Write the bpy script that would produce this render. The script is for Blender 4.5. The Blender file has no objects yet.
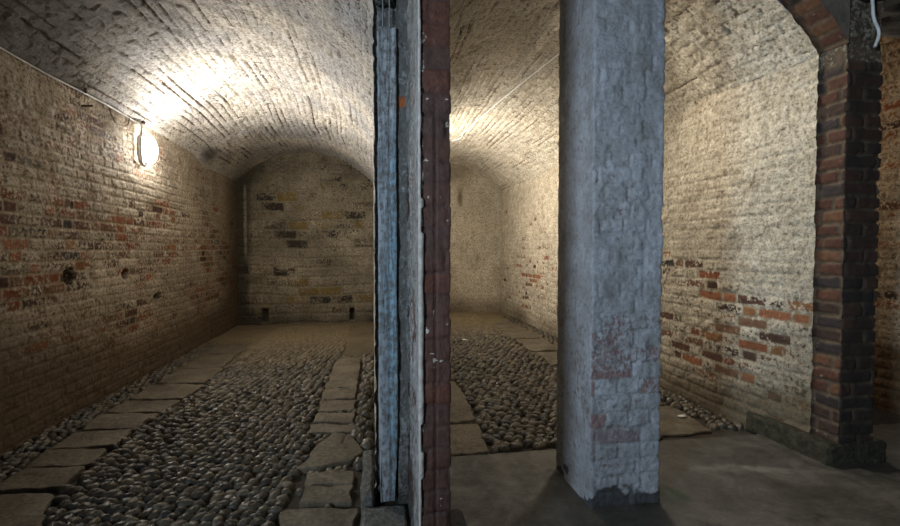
import bpy, bmesh, math, random
import numpy as np
from mathutils import Vector, Matrix

scn = bpy.context.scene
C = scn.collection
random.seed(7)
PI = math.pi

# ------------------------------------------------------------------ camera
F = 450.0
cam_d = bpy.data.cameras.new('camera'); cam = bpy.data.objects.new('camera', cam_d); C.objects.link(cam)
cam_d.sensor_width = 36.0; cam_d.lens = 36.0 * F / 900.0
cam_d.clip_start = 0.02
yaw = math.atan(74 / F); pitch = math.atan(13 / F)
cam.location = (0, 0, 1.2)
cam.rotation_euler = (PI / 2 - pitch, 0, -yaw)
scn.camera = cam

# ------------------------------------------------------------------ world, exposure
w = bpy.data.worlds.new('world'); scn.world = w; w.use_nodes = True
w.node_tree.nodes['Background'].inputs[0].default_value = (0.30, 0.36, 0.45, 1)
w.node_tree.nodes['Background'].inputs[1].default_value = 0.3
scn.view_settings.view_transform = 'Standard'; scn.view_settings.look = 'None'
scn.view_settings.gamma = 1.0; scn.view_settings.use_curve_mapping = False
scn.view_settings.exposure = 0.0

# ------------------------------------------------------------------ large lights
def area(name, loc, target, size, power, col, size_y=None):
    d = bpy.data.lights.new(name, 'AREA'); d.energy = power; d.color = col
    d.shape = 'RECTANGLE'; d.size = size; d.size_y = size_y or size
    o = bpy.data.objects.new(name, d); C.objects.link(o); o.location = loc
    o.rotation_euler = (Vector(target) - Vector(loc)).to_track_quat('-Z', 'Y').to_euler()
    return o
def point(name, loc, power, col, r=0.08):
    d = bpy.data.lights.new(name, 'POINT'); d.energy = power; d.color = col; d.shadow_soft_size = r
    o = bpy.data.objects.new(name, d); C.objects.link(o); o.location = loc
    return o
LAMP = 640.0          # emission of the bulkhead diffusers
dw = area('daylight_window', (-2.85, -1.25, 1.75), (1.7, 2.1, 1.35), 0.6, 38, (0.68, 0.84, 1.0), 1.0)
dw.data.spread = math.radians(75)
area('daylight_grating', (0.9, -1.0, 2.85), (1.2, 1.6, 1.2), 0.6, 7, (0.66, 0.82, 1.0))

# ------------------------------------------------------------------ numpy noise
def vnoise(x, y, seed=0):
    rs = np.random.RandomState(seed + 11); T = rs.rand(256, 256)
    xi = np.floor(x).astype(int); yi = np.floor(y).astype(int)
    fx = x - xi; fy = y - yi; fx = fx * fx * (3 - 2 * fx); fy = fy * fy * (3 - 2 * fy)
    a = T[xi & 255, yi & 255]; b = T[(xi + 1) & 255, yi & 255]
    c = T[xi & 255, (yi + 1) & 255]; d = T[(xi + 1) & 255, (yi + 1) & 255]
    return (a * (1 - fx) + b * fx) * (1 - fy) + (c * (1 - fx) + d * fx) * fy
def fbm(x, y, seed=0, o=4):
    s = 0; a = 0.5; t = 0
    for k in range(o):
        s = s + a * vnoise(x * 2 ** k + 17.3 * k, y * 2 ** k - 9.1 * k, seed + k * 7); t += a; a *= 0.5
    return s / t
def hsh(i, j, seed=0):
    rs = np.random.RandomState(seed + 501); T = rs.rand(256, 256)
    return T[i.astype(int) & 255, j.astype(int) & 255]
def ss(a, b, x):
    t = np.clip((x - a) / (b - a), 0, 1); return t * t * (3 - 2 * t)

def bricks(U, V, seed=0, course=0.075, L=0.225, bond='flemish', joint=0.011, depth=0.008, warp=0.006):
    """brick relief: height, mortar mask, random per brick, second random"""
    V = V + warp * 2 * (fbm(U * 0.9, V * 1.1, seed + 1, 2) - 0.5) * 2
    Uw = U + warp * 2 * (fbm(U * 2.0, V * 3.0, seed + 2, 2) - 0.5)
    row = np.floor(V / course); fv = V / course - row
    par = np.mod(row, 2)
    if bond == 'flemish':
        P = L * 1.5; u = Uw + par * 0.75 * L + (hsh(row, row * 0, seed + 3) - 0.5) * 0.04
        cell = np.floor(u / P); r = u - cell * P
        st = r < L
        du = np.where(st, np.minimum(r, L - r), np.minimum(r - L, P - r)); col = cell * 2 + (~st)
    else:
        Lr = np.where((par == 1) & (bond == 'english'), L / 2, L)
        u = Uw + (par * 0.5 * L if bond == 'stretcher' else par * L * 0.25) + (hsh(row, row * 0, seed + 3) - 0.5) * 0.08
        col = np.floor(u / Lr); r = u - col * Lr; du = np.minimum(r, Lr - r)
    dv = np.minimum(fv, 1 - fv) * course
    n = fbm(U * 22, V * 22, seed + 4, 3) - 0.5
    rad = 0.010
    a = np.clip(rad + joint / 2 - du, 0, None); b = np.clip(rad + joint / 2 - dv, 0, None)
    d = rad - np.sqrt(a * a + b * b) + n * 0.012
    face = ss(-0.001, 0.006, d)
    r1 = hsh(row, col, seed + 5); r2 = hsh(row, col, seed + 6)
    h = face * (depth + (r2 - 0.5) * 0.006) + n * 0.005
    return h, 1 - face, r1, r2

# ------------------------------------------------------------------ mesh helpers
def link(o, parent=None):
    C.objects.link(o)
    if parent is not None: o.parent = parent
    return o
def np_mesh(name, V, Fc, mat, col=None, smooth=True, parent=None):
    """V (n,3), Fc (m,4) or (m,3) ints"""
    me = bpy.data.meshes.new(name); V = np.asarray(V, dtype=np.float32); Fc = np.asarray(Fc, dtype=np.int32)
    k = Fc.shape[1]
    me.vertices.add(len(V)); me.vertices.foreach_set('co', V.ravel())
    me.loops.add(Fc.size); me.loops.foreach_set('vertex_index', Fc.ravel())
    me.polygons.add(len(Fc)); me.polygons.foreach_set('loop_start', np.arange(0, Fc.size, k, dtype=np.int32))
    me.polygons.foreach_set('loop_total', np.full(len(Fc), k, dtype=np.int32))
    me.update(calc_edges=True); me.validate()
    if col is not None:
        at = me.color_attributes.new('masks', 'FLOAT_COLOR', 'POINT')
        at.data.foreach_set('color', np.asarray(col, dtype=np.float32).ravel())
    if smooth: me.polygons.foreach_set('use_smooth', np.ones(len(Fc), dtype=bool))
    me.materials.append(mat)
    return link(bpy.data.objects.new(name, me), parent)
def grid_faces(nu, nv, off=0, flip=False):
    i, j = np.meshgrid(np.arange(nu - 1), np.arange(nv - 1), indexing='ij')
    a = (i * nv + j + off).ravel(); b = a + nv; c = b + 1; d = a + 1
    return np.stack([a, d, c, b] if flip else [a, b, c, d], 1)
def masks(wash, mort, r1, dirt_shade):
    return np.stack([np.broadcast_to(np.clip(m, 0, 1), wash.shape).ravel() for m in (wash, mort, r1, dirt_shade)], 1)
def surface(name, u0, u1, v0, v1, du, posfn, fieldfn, mat, flip=False, dv=None, parent=None):
    """posfn(U,V)->P,N ; fieldfn(U,V)->h,wash,mort,r1,dirt"""
    nu = max(2, int(round((u1 - u0) / du)) + 1); nv = max(2, int(round((v1 - v0) / (dv or du))) + 1)
    U, V = np.meshgrid(np.linspace(u0, u1, nu), np.linspace(v0, v1, nv), indexing='ij')
    P, N = posfn(U, V); h, wash, mort, r1, dirt_shade = fieldfn(U, V)
    P = P + N * h[..., None]
    return np_mesh(name, P.reshape(-1, 3), grid_faces(nu, nv, 0, flip), mat, masks(wash, mort, r1, dirt_shade), parent=parent)
def vec(x, y, z): return np.stack(np.broadcast_arrays(x, y, z), -1).astype(float)

# displaced rectangular body (pillar / pier): four sides around a perimeter + lid
def body(name, x0, x1, y0, y1, z0, z1, du, fieldfn, mat, parent=None, rnd=0.012, dv=None, top=True):
    w_, d_ = x1 - x0, y1 - y0
    per = 2 * (w_ + d_); n = int(per / du)
    cs = sorted(set(list(np.linspace(0, per, n, endpoint=False)) + [0, w_, w_ + d_, 2 * w_ + d_]))
    S = np.array(cs); n = len(S)
    def pt(s):
        s = np.mod(s, per)
        x = np.where(s < w_, x0 + s, np.where(s < w_ + d_, x1, np.where(s < 2 * w_ + d_, x1 - (s - w_ - d_), x0)))
        y = np.where(s < w_, y0, np.where(s < w_ + d_, y0 + s - w_, np.where(s < 2 * w_ + d_, y1, y1 - (s - 2 * w_ - d_))))
        return x, y
    # rounded corners by averaging
    xa, ya = pt(S - rnd); xb, yb = pt(S + rnd); xc, yc = pt(S)
    X = (xa + xb + 2 * xc) / 4; Y = (ya + yb + 2 * yc) / 4
    tx, ty = xb - xa, yb - ya; l = np.hypot(tx, ty) + 1e-9; nx, ny = ty / l, -tx / l
    Z = np.linspace(z0, z1, int((z1 - z0) / (dv or du)) + 1)
    U, V = np.meshgrid(np.append(S, per), Z, indexing='ij')
    U0, V0 = np.meshgrid(S, Z, indexing='ij')
    h, wash, mort, r1, dirt_shade = fieldfn(U0, V0)
    P = vec(X[:, None] + nx[:, None] * h, Y[:, None] + ny[:, None] * h, V0)
    nv = len(Z)
    fc = []
    i, j = np.meshgrid(np.arange(n), np.arange(nv - 1), indexing='ij')
    a = (i * nv + j).ravel(); b = (((i + 1) % n) * nv + j).ravel()
    fc = np.stack([a, b, b + 1, a + 1], 1)
    Pf = P.reshape(-1, 3); col = masks(wash, mort, r1, dirt_shade)
    if top:
        cen = Pf[nv - 1::nv].mean(0); ci = len(Pf); Pf = np.vstack([Pf, cen[None], cen[None]]); col = np.vstack([col, col[nv - 1:nv], col[nv - 1:nv]])
        tr = []
        for k in range(0, n):
            p, q = k * nv + nv - 1, ((k + 1) % n) * nv + nv - 1
            tr.append([p, q, ci, ci + 1])
        # lid as thin quads meeting in two coincident centre points
        fc = np.vstack([fc, np.array(tr)])
    return np_mesh(name, Pf, fc, mat, col, parent=parent)

def tube(name, pts, r, mat, parent=None, seg=10, res=8):
    cu = bpy.data.curves.new(name, 'CURVE'); cu.dimensions = '3D'; cu.bevel_depth = r; cu.bevel_resolution = 3; cu.use_fill_caps = True
    sp = cu.splines.new('BEZIER'); sp.bezier_points.add(len(pts) - 1); cu.resolution_u = res
    for b, p in zip(sp.bezier_points, pts): b.co = p; b.handle_left_type = b.handle_right_type = 'AUTO'
    t = bpy.data.objects.new(name, cu); dg = bpy.context.evaluated_depsgraph_get()
    C.objects.link(t); dg.update(); me = bpy.data.meshes.new_from_object(t.evaluated_get(dg)); bpy.data.objects.remove(t)
    me.name = name
    me.materials.clear(); me.materials.append(mat)
    me.polygons.foreach_set('use_smooth', np.ones(len(me.polygons), dtype=bool))
    return link(bpy.data.objects.new(name, me), parent)
def bm_obj(name, bm, mat, parent=None, smooth=False):
    me = bpy.data.meshes.new(name); bm.normal_update(); bm.to_mesh(me); bm.free(); me.materials.append(mat)
    if smooth: me.polygons.foreach_set('use_smooth', np.ones(len(me.polygons), dtype=bool))
    return link(bpy.data.objects.new(name, me), parent)
def tag(o, label, cat, group=None, kind=None):
    o['label'] = label; o['category'] = cat
    if group: o['group'] = group
    if kind: o['kind'] = kind
    return o
def struct(o, label=None, cat=None):
    o['kind'] = 'structure'
    if label: o['label'] = label
    if cat: o['category'] = cat
    return o

# ------------------------------------------------------------------ materials
def nt_new(name):
    m = bpy.data.materials.new(name); m.use_nodes = True; nt = m.node_tree
    return m, nt, nt.nodes['Principled BSDF'], nt.nodes.new
def noise(nt, scale, detail=4, rough=0.6, vecsock=None, dist=0.0):
    n = nt.nodes.new('ShaderNodeTexNoise'); n.inputs['Scale'].default_value = scale
    n.inputs['Detail'].default_value = detail; n.inputs['Roughness'].default_value = rough; n.inputs['Distortion'].default_value = dist
    if vecsock: nt.links.new(vecsock, n.inputs['Vector'])
    return n.outputs['Fac']
def ramp(nt, fac, stops, interp='LINEAR'):
    r = nt.nodes.new('ShaderNodeValToRGB'); r.color_ramp.interpolation = interp
    e = r.color_ramp.elements
    while len(e) < len(stops): e.new(0.5)
    for k, (p, c) in enumerate(stops): e[k].position = p; e[k].color = (*c, 1) if len(c) == 3 else c
    nt.links.new(fac, r.inputs[0]); return r.outputs[0]
def mix(nt, fac, a, b, mode='MIX'):
    m = nt.nodes.new('ShaderNodeMix'); m.data_type = 'RGBA'; m.blend_type = mode
    for s, v in ((m.inputs['Factor'], fac), (m.inputs[6], a), (m.inputs[7], b)):
        if isinstance(v, (int, float)): s.default_value = v
        elif isinstance(v, tuple): s.default_value = (*v, 1)
        else: nt.links.new(v, s)
    return m.outputs[2]
def math_(nt, op, a, b=0.0, c=0.0, clamp=False):
    m = nt.nodes.new('ShaderNodeMath'); m.operation = op; m.use_clamp = clamp
    for s, v in zip(m.inputs, (a, b, c)):
        if isinstance(v, (int, float)): s.default_value = v
        else: nt.links.new(v, s)
    return m.outputs[0]
def smooth(nt, v, lo, hi):
    m = nt.nodes.new('ShaderNodeMapRange'); m.interpolation_type = 'SMOOTHSTEP'
    nt.links.new(v, m.inputs[0]); m.inputs[1].default_value = lo; m.inputs[2].default_value = hi
    return m.outputs[0]
def bump(nt, hsock, bsdf, strength=0.4, dist=0.01):
    b = nt.nodes.new('ShaderNodeBump'); b.inputs['Strength'].default_value = strength; b.inputs['Distance'].default_value = dist
    nt.links.new(hsock, b.inputs['Height']); nt.links.new(b.outputs[0], bsdf.inputs['Normal'])

def brick_mat(name, brick_stops, mortar, wash_a, wash_b, dirt_shade_col, rough=0.85, edge=0.10, bstr=0.6, spec=0.3, fine=1.0, speck=1.0, con=1.0):
    m, nt, bs, _ = nt_new(name)
    at = nt.nodes.new('ShaderNodeVertexColor'); at.layer_name = 'masks'
    sep = nt.nodes.new('ShaderNodeSeparateColor'); nt.links.new(at.outputs[0], sep.inputs[0])
    R, G, B = sep.outputs; A = at.outputs[1]
    tc = nt.nodes.new('ShaderNodeTexCoord').outputs['Object']
    n1 = noise(nt, 38, 5, 0.65, tc); n2 = noise(nt, 9, 4, 0.6, tc); n3 = noise(nt, 1.7, 3, 0.6, tc); n4 = None
    bc = ramp(nt, B, brick_stops, 'CONSTANT')
    bc = mix(nt, 0.55, bc, ramp(nt, n1, [(0.3, (0.25, 0.25, 0.25)), (0.7, (0.85, 0.85, 0.85))]), 'OVERLAY')
    mo = mix(nt, 1.0, tuple(mortar), ramp(nt, n1, [(0.3, (0.55, 0.55, 0.55)), (0.7, (1.15, 1.1, 1.05))]), 'MULTIPLY')
    n5 = noise(nt, 75, 5, 0.75, tc)
    base = mix(nt, G, bc, mo)
    wc = mix(nt, ramp(nt, n3, [(0.35, (0, 0, 0)), (0.65, (1, 1, 1))]), tuple(wash_a), tuple(wash_b))
    wc = mix(nt, con, wc, ramp(nt, n1, [(0.30, (0.30, 0.26, 0.21)), (0.47, (0.86, 0.84, 0.82)), (0.7, (1.22, 1.22, 1.22))]), 'MULTIPLY')
    wc = mix(nt, speck, wc, ramp(nt, n5, [(0.36, (0.30, 0.26, 0.22)), (0.46, (0.95, 0.94, 0.93)), (0.65, (1.2, 1.2, 1.2))]), 'MULTIPLY')
    wc = mix(nt, 0.8, wc, ramp(nt, n2, [(0.3, (0.6, 0.56, 0.5)), (0.6, (1, 1, 1))]), 'MULTIPLY')
    wv = math_(nt, 'ADD', R, math_(nt, 'MULTIPLY', math_(nt, 'SUBTRACT', n1, 0.5), 1.7 * fine))
    wf = smooth(nt, wv, 0.5 - edge, 0.5 + edge)
    col = mix(nt, wf, base, wc)
    df = smooth(nt, math_(nt, 'ADD', A, math_(nt, 'MULTIPLY', math_(nt, 'SUBTRACT', n2, 0.5), 0.7)), 0.15, 0.95)
    col = mix(nt, math_(nt, 'MULTIPLY', df, 0.85), col, tuple(dirt_shade_col), 'MIX')
    nt.links.new(col, bs.inputs['Base Color']); bs.inputs['Roughness'].default_value = rough
    bs.inputs['Specular IOR Level'].default_value = spec
    hh = math_(nt, 'ADD', math_(nt, 'MULTIPLY', n1, 1.0), math_(nt, 'ADD', math_(nt, 'MULTIPLY', wf, 0.35), math_(nt, 'MULTIPLY', n5, 0.9)))
    bump(nt, hh, bs, bstr, 0.008)
    return m
RED = [(0.0, (0.055, 0.025, 0.018)), (0.14, (0.19, 0.062, 0.026)), (0.3, (0.25, 0.095, 0.042)), (0.46, (0.09, 0.042, 0.026)),
       (0.6, (0.16, 0.085, 0.048)), (0.74, (0.045, 0.036, 0.032)), (0.82, (0.23, 0.105, 0.045)), (0.93, (0.13, 0.10, 0.065))]
M = {}
M['wall_left'] = brick_mat('old_brick_left', RED, (0.38, 0.30, 0.21), (0.54, 0.47, 0.37), (0.37, 0.32, 0.25), (0.080, 0.046, 0.020), edge=0.2, fine=1.5)
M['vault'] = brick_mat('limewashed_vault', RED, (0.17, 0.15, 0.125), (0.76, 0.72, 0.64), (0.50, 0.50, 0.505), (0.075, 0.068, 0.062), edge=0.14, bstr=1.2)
M['vault_right'] = brick_mat('limewashed_vault_right', RED, (0.26, 0.22, 0.15), (0.72, 0.66, 0.53), (0.58, 0.54, 0.45), (0.11, 0.085, 0.055), edge=0.12, bstr=1.0, speck=0.85)
M['wall_right'] = brick_mat('limewashed_wall', RED, (0.36, 0.31, 0.22), (0.60, 0.54, 0.42), (0.47, 0.42, 0.33), (0.085, 0.060, 0.030), edge=0.09, speck=0.9)
M['back'] = brick_mat('rubble_wall', [(0.0, (0.03, 0.022, 0.015)), (0.2, (0.17, 0.115, 0.04)), (0.4, (0.09, 0.07, 0.045)), (0.55, (0.20, 0.145, 0.055)), (0.65, (0.025, 0.022, 0.018)), (0.8, (0.15, 0.12, 0.07)), (0.9, (0.09, 0.035, 0.02))],
                      (0.24, 0.205, 0.14), (0.38, 0.33, 0.245), (0.24, 0.21, 0.145), (0.035, 0.030, 0.020), edge=0.2, bstr=0.9)
M['pier'] = brick_mat('bare_brick', [(0.0, (0.065, 0.026, 0.015)), (0.3, (0.085, 0.036, 0.020)), (0.5, (0.042, 0.023, 0.016)), (0.7, (0.105, 0.048, 0.024)), (0.88, (0.03, 0.022, 0.02))],
                      (0.13, 0.095, 0.06), (0.30, 0.27, 0.22), (0.25, 0.23, 0.19), (0.016, 0.014, 0.012), edge=0.1)
M['pillar'] = brick_mat('blue_grey_limewash', [(0.0, (0.20, 0.13, 0.125)), (0.5, (0.19, 0.155, 0.16)), (0.8, (0.21, 0.12, 0.10))], (0.24, 0.24, 0.24),
                        (0.37, 0.385, 0.415), (0.30, 0.315, 0.34), (0.015, 0.014, 0.011), edge=0.22, bstr=0.8, rough=0.75, speck=0.25, con=0.5)
M['maroon'] = brick_mat('maroon_painted_brick', [(0.0, (0.062, 0.028, 0.019)), (0.3, (0.056, 0.027, 0.020)), (0.6, (0.074, 0.027, 0.016)), (0.8, (0.052, 0.026, 0.020))],
                        (0.040, 0.022, 0.020), (0.45, 0.42, 0.38), (0.40, 0.38, 0.35), (0.03, 0.015, 0.012), edge=0.08, rough=0.6)
M['reveal'] = brick_mat('grey_plaster_reveal', [(0.0, (0.16, 0.16, 0.15)), (0.6, (0.13, 0.12, 0.10)), (0.96, (0.35, 0.11, 0.04))], (0.12, 0.115, 0.10),
                        (0.30, 0.32, 0.34), (0.22, 0.225, 0.22), (0.04, 0.037, 0.032), edge=0.2, bstr=1.2)

def simple_mat(name, stops, scale=8, rough=0.8, detail=6, bstr=0.4, bdist=0.01, spec=0.3, scale2=None, stops2=None, metallic=0, emis=None):
    m, nt, bs, _ = nt_new(name); tc = nt.nodes.new('ShaderNodeTexCoord').outputs['Object']
    n = noise(nt, scale, detail, 0.65, tc); col = ramp(nt, n, stops)
    if scale2: col = mix(nt, 1.0, col, ramp(nt, noise(nt, scale2, 4, 0.6, tc), stops2), 'MULTIPLY')
    nt.links.new(col, bs.inputs['Base Color']); bs.inputs['Roughness'].default_value = rough
    bs.inputs['Specular IOR Level'].default_value = spec; bs.inputs['Metallic'].default_value = metallic
    bump(nt, n, bs, bstr, bdist)
    return m
def attr_floor_mat(name, rough=0.8):
    """masks: R stone tone, G moss/dirt, B gloss, A dust"""
    pass
def cobble_mat():
    m, nt, bs, _ = nt_new('river_cobble'); tc = nt.nodes.new('ShaderNodeTexCoord').outputs['Object']
    at = nt.nodes.new('ShaderNodeVertexColor'); at.layer_name = 'masks'
    sep = nt.nodes.new('ShaderNodeSeparateColor'); nt.links.new(at.outputs[0], sep.inputs[0])
    R, G, B = sep.outputs
    n1 = noise(nt, 60, 5, 0.65, tc)
    c = ramp(nt, R, [(0, (0.038, 0.033, 0.026)), (0.35, (0.065, 0.055, 0.040)), (0.7, (0.100, 0.082, 0.056)), (1, (0.16, 0.132, 0.092))])
    c = mix(nt, 0.7, c, ramp(nt, n1, [(0.3, (0.5, 0.48, 0.45)), (0.7, (1.25, 1.22, 1.15))]), 'MULTIPLY')
    dust = smooth(nt, math_(nt, 'ADD', G, math_(nt, 'MULTIPLY', math_(nt, 'SUBTRACT', n1, 0.5), 0.8)), 0.2, 0.9)
    c = mix(nt, dust, c, (0.20, 0.152, 0.082))
    nt.links.new(c, bs.inputs['Base Color'])
    nt.links.new(math_(nt, 'ADD', math_(nt, 'MULTIPLY', dust, 0.35), math_(nt, 'ADD', 0.33, math_(nt, 'MULTIPLY', B, 0.25))), bs.inputs['Roughness'])
    bs.inputs['Specular IOR Level'].default_value = 0.45
    bump(nt, n1, bs, 0.35, 0.006)
    return m
def earth_mat():
    m, nt, bs, _ = nt_new('packed_earth'); tc = nt.nodes.new('ShaderNodeTexCoord').outputs['Object']
    n1 = noise(nt, 45, 6, 0.7, tc); n2 = noise(nt, 3, 4, 0.6, tc)
    at = nt.nodes.new('ShaderNodeVertexColor'); at.layer_name = 'masks'
    sep = nt.nodes.new('ShaderNodeSeparateColor'); nt.links.new(at.outputs[0], sep.inputs[0])
    c = mix(nt, sep.outputs[1], (0.014, 0.011, 0.008), (0.20, 0.152, 0.082))
    c = mix(nt, 1.0, c, ramp(nt, n1, [(0.3, (0.5, 0.5, 0.5)), (0.7, (1.3, 1.25, 1.2))]), 'MULTIPLY')
    c = mix(nt, 0.6, c, ramp(nt, n2, [(0.3, (0.6, 0.6, 0.6)), (0.7, (1.2, 1.2, 1.2))]), 'MULTIPLY')
    nt.links.new(c, bs.inputs['Base Color']); bs.inputs['Roughness'].default_value = 0.9
    bump(nt, n1, bs, 0.7, 0.012)
    return m
def concrete_mat():
    m, nt, bs, _ = nt_new('worn_concrete'); tc = nt.nodes.new('ShaderNodeTexCoord').outputs['Object']
    n1 = noise(nt, 55, 6, 0.7, tc); n2 = noise(nt, 3.2, 5, 0.65, tc, 0.6); n3 = noise(nt, 14, 4, 0.6, tc)
    at = nt.nodes.new('ShaderNodeVertexColor'); at.layer_name = 'masks'
    sep = nt.nodes.new('ShaderNodeSeparateColor'); nt.links.new(at.outputs[0], sep.inputs[0])
    R, G, B = sep.outputs
    c = ramp(nt, math_(nt, 'ADD', n2, math_(nt, 'MULTIPLY', math_(nt, 'SUBTRACT', n3, 0.5), 0.4)), [(0.3, (0.034, 0.030, 0.022)), (0.5, (0.065, 0.058, 0.046)), (0.7, (0.115, 0.104, 0.086))])
    c = mix(nt, 0.8, c, ramp(nt, n1, [(0.3, (0.55, 0.55, 0.55)), (0.7, (1.2, 1.2, 1.2))]), 'MULTIPLY')
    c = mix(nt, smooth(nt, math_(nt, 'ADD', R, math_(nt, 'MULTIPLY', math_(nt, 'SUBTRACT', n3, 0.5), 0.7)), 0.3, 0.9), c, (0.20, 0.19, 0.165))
    c = mix(nt, smooth(nt, math_(nt, 'ADD', G, math_(nt, 'MULTIPLY', math_(nt, 'SUBTRACT', n3, 0.5), 0.7)), 0.3, 0.9), c, (0.022, 0.035, 0.018))
    c = mix(nt, smooth(nt, math_(nt, 'ADD', B, math_(nt, 'MULTIPLY', math_(nt, 'SUBTRACT', n3, 0.5), 0.7)), 0.3, 0.9), c, (0.032, 0.028, 0.021))
    nt.links.new(c, bs.inputs['Base Color'])
    nt.links.new(ramp(nt, n3, [(0.3, (0.45, 0.45, 0.45)), (0.6, (0.8, 0.8, 0.8))]), bs.inputs['Roughness'])
    bump(nt, math_(nt, 'ADD', n1, n3), bs, 0.45, 0.006)
    return m
def paint_wood_mat():
    m, nt, bs, _ = nt_new('blue_painted_timber'); tc = nt.nodes.new('ShaderNodeTexCoord').outputs['Object']
    mp = nt.nodes.new('ShaderNodeMapping'); nt.links.new(tc, mp.inputs[0]); mp.inputs['Scale'].default_value = (1, 1, 0.12)
    g = noise(nt, 90, 6, 0.7, mp.outputs[0]); n1 = noise(nt, 34, 6, 0.7, tc); n2 = noise(nt, 4, 4, 0.6, mp.outputs[0])
    paint = ramp(nt, n2, [(0.3, (0.13, 0.17, 0.20)), (0.42, (0.32, 0.335, 0.35)), (0.5, (0.21, 0.245, 0.275)), (0.58, (0.16, 0.265, 0.33)), (0.70, (0.36, 0.39, 0.41))])
    under = ramp(nt, g, [(0.3, (0.06, 0.055, 0.05)), (0.7, (0.24, 0.225, 0.215))])
    f = smooth(nt, math_(nt, 'ADD', n1, math_(nt, 'MULTIPLY', math_(nt, 'SUBTRACT', g, 0.5), 0.5)), 0.36, 0.56)
    c = mix(nt, f, under, paint)
    c = mix(nt, 0.5, c, ramp(nt, g, [(0.3, (0.5, 0.5, 0.5)), (0.65, (1.2, 1.2, 1.2))]), 'MULTIPLY')
    nt.links.new(c, bs.inputs['Base Color']); bs.inputs['Roughness'].default_value = 0.6
    bump(nt, math_(nt, 'ADD', g, f), bs, 0.6, 0.006)
    return m
M['cobble'] = cobble_mat(); M['earth'] = earth_mat(); M['concrete'] = concrete_mat(); M['timber'] = paint_wood_mat()
M['flag'] = simple_mat('sandstone_flag', [(0.3, (0.060, 0.048, 0.033)), (0.5, (0.125, 0.103, 0.070)), (0.7, (0.185, 0.153, 0.106))], 40, 0.75, 7, 0.6, 0.01, 0.35, 4, [(0.3, (0.55, 0.52, 0.48)), (0.65, (1.15, 1.15, 1.15))])
M['plinth'] = simple_mat('mossy_stone', [(0.3, (0.012, 0.011, 0.007)), (0.5, (0.035, 0.031, 0.018)), (0.7, (0.075, 0.065, 0.04))], 28, 0.85, 7, 1.0, 0.02)
M['grey_stone'] = simple_mat('grey_kerb_stone', [(0.3, (0.05, 0.047, 0.04)), (0.5, (0.11, 0.108, 0.095)), (0.7, (0.20, 0.20, 0.19))], 40, 0.85, 7, 1.0, 0.015)
M['dark'] = simple_mat('dark_stone_block', [(0.3, (0.012, 0.011, 0.010)), (0.7, (0.05, 0.045, 0.04))], 30, 0.85, 6, 0.8, 0.01)
M['plaster'] = simple_mat('rough_ceiling', [(0.3, (0.16, 0.15, 0.13)), (0.7, (0.30, 0.28, 0.25))], 12, 0.9, 6, 0.6, 0.02)
M['white_plastic'] = simple_mat('white_cable', [(0.3, (0.5, 0.5, 0.49)), (0.7, (0.7, 0.7, 0.69))], 30, 0.45, 3, 0.05)
M['iron'] = simple_mat('rusty_iron', [(0.3, (0.025, 0.018, 0.014)), (0.7, (0.09, 0.05, 0.03))], 60, 0.7, 5, 0.5, 0.004, metallic=0.4)
M['steel'] = simple_mat('galvanised_conduit', [(0.3, (0.30, 0.30, 0.30)), (0.7, (0.50, 0.50, 0.50))], 40, 0.4, 3, 0.1, metallic=0.7)
M['paper'] = simple_mat('white_litter', [(0.3, (0.55, 0.55, 0.5)), (0.7, (0.75, 0.75, 0.7))], 30, 0.7, 3, 0.2)
def glow(name, col, s):
    m, nt, bs, _ = nt_new(name); bs.inputs['Base Color'].default_value = (0.9, 0.9, 0.88, 1)
    bs.inputs['Emission Color'].default_value = (*col, 1); bs.inputs['Emission Strength'].default_value = s; return m
M['diffuser'] = glow('lit_diffuser', (1.0, 0.96, 0.90), LAMP * 0.30)
M['diffuser_dim'] = glow('lit_diffuser_dim', (1.0, 0.90, 0.76), LAMP * 0.04)
M['diffuser_far'] = glow('lit_diffuser_far', (1.0, 0.90, 0.76), LAMP * 0.16)

# ------------------------------------------------------------------ setting geometry
XL, XP0, XP1 = -2.19, -0.003, 0.25
YBL, YBR = 7.65, 8.55
def XR(Y): return 2.46 + 0.09 * ss(3.0, 2.1, Y) - 0.04 * ss(5, 8, Y)
def wall_pos(xf, sgn):
    def f(U, V):
        x = xf(U) if callable(xf) else xf
        b = 0.02 * (fbm(U * 0.5, V * 0.6, 91, 2) - 0.5)
        return vec(x + b, U, V), vec(np.full_like(U, sgn), 0, 0)
    return f

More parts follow.
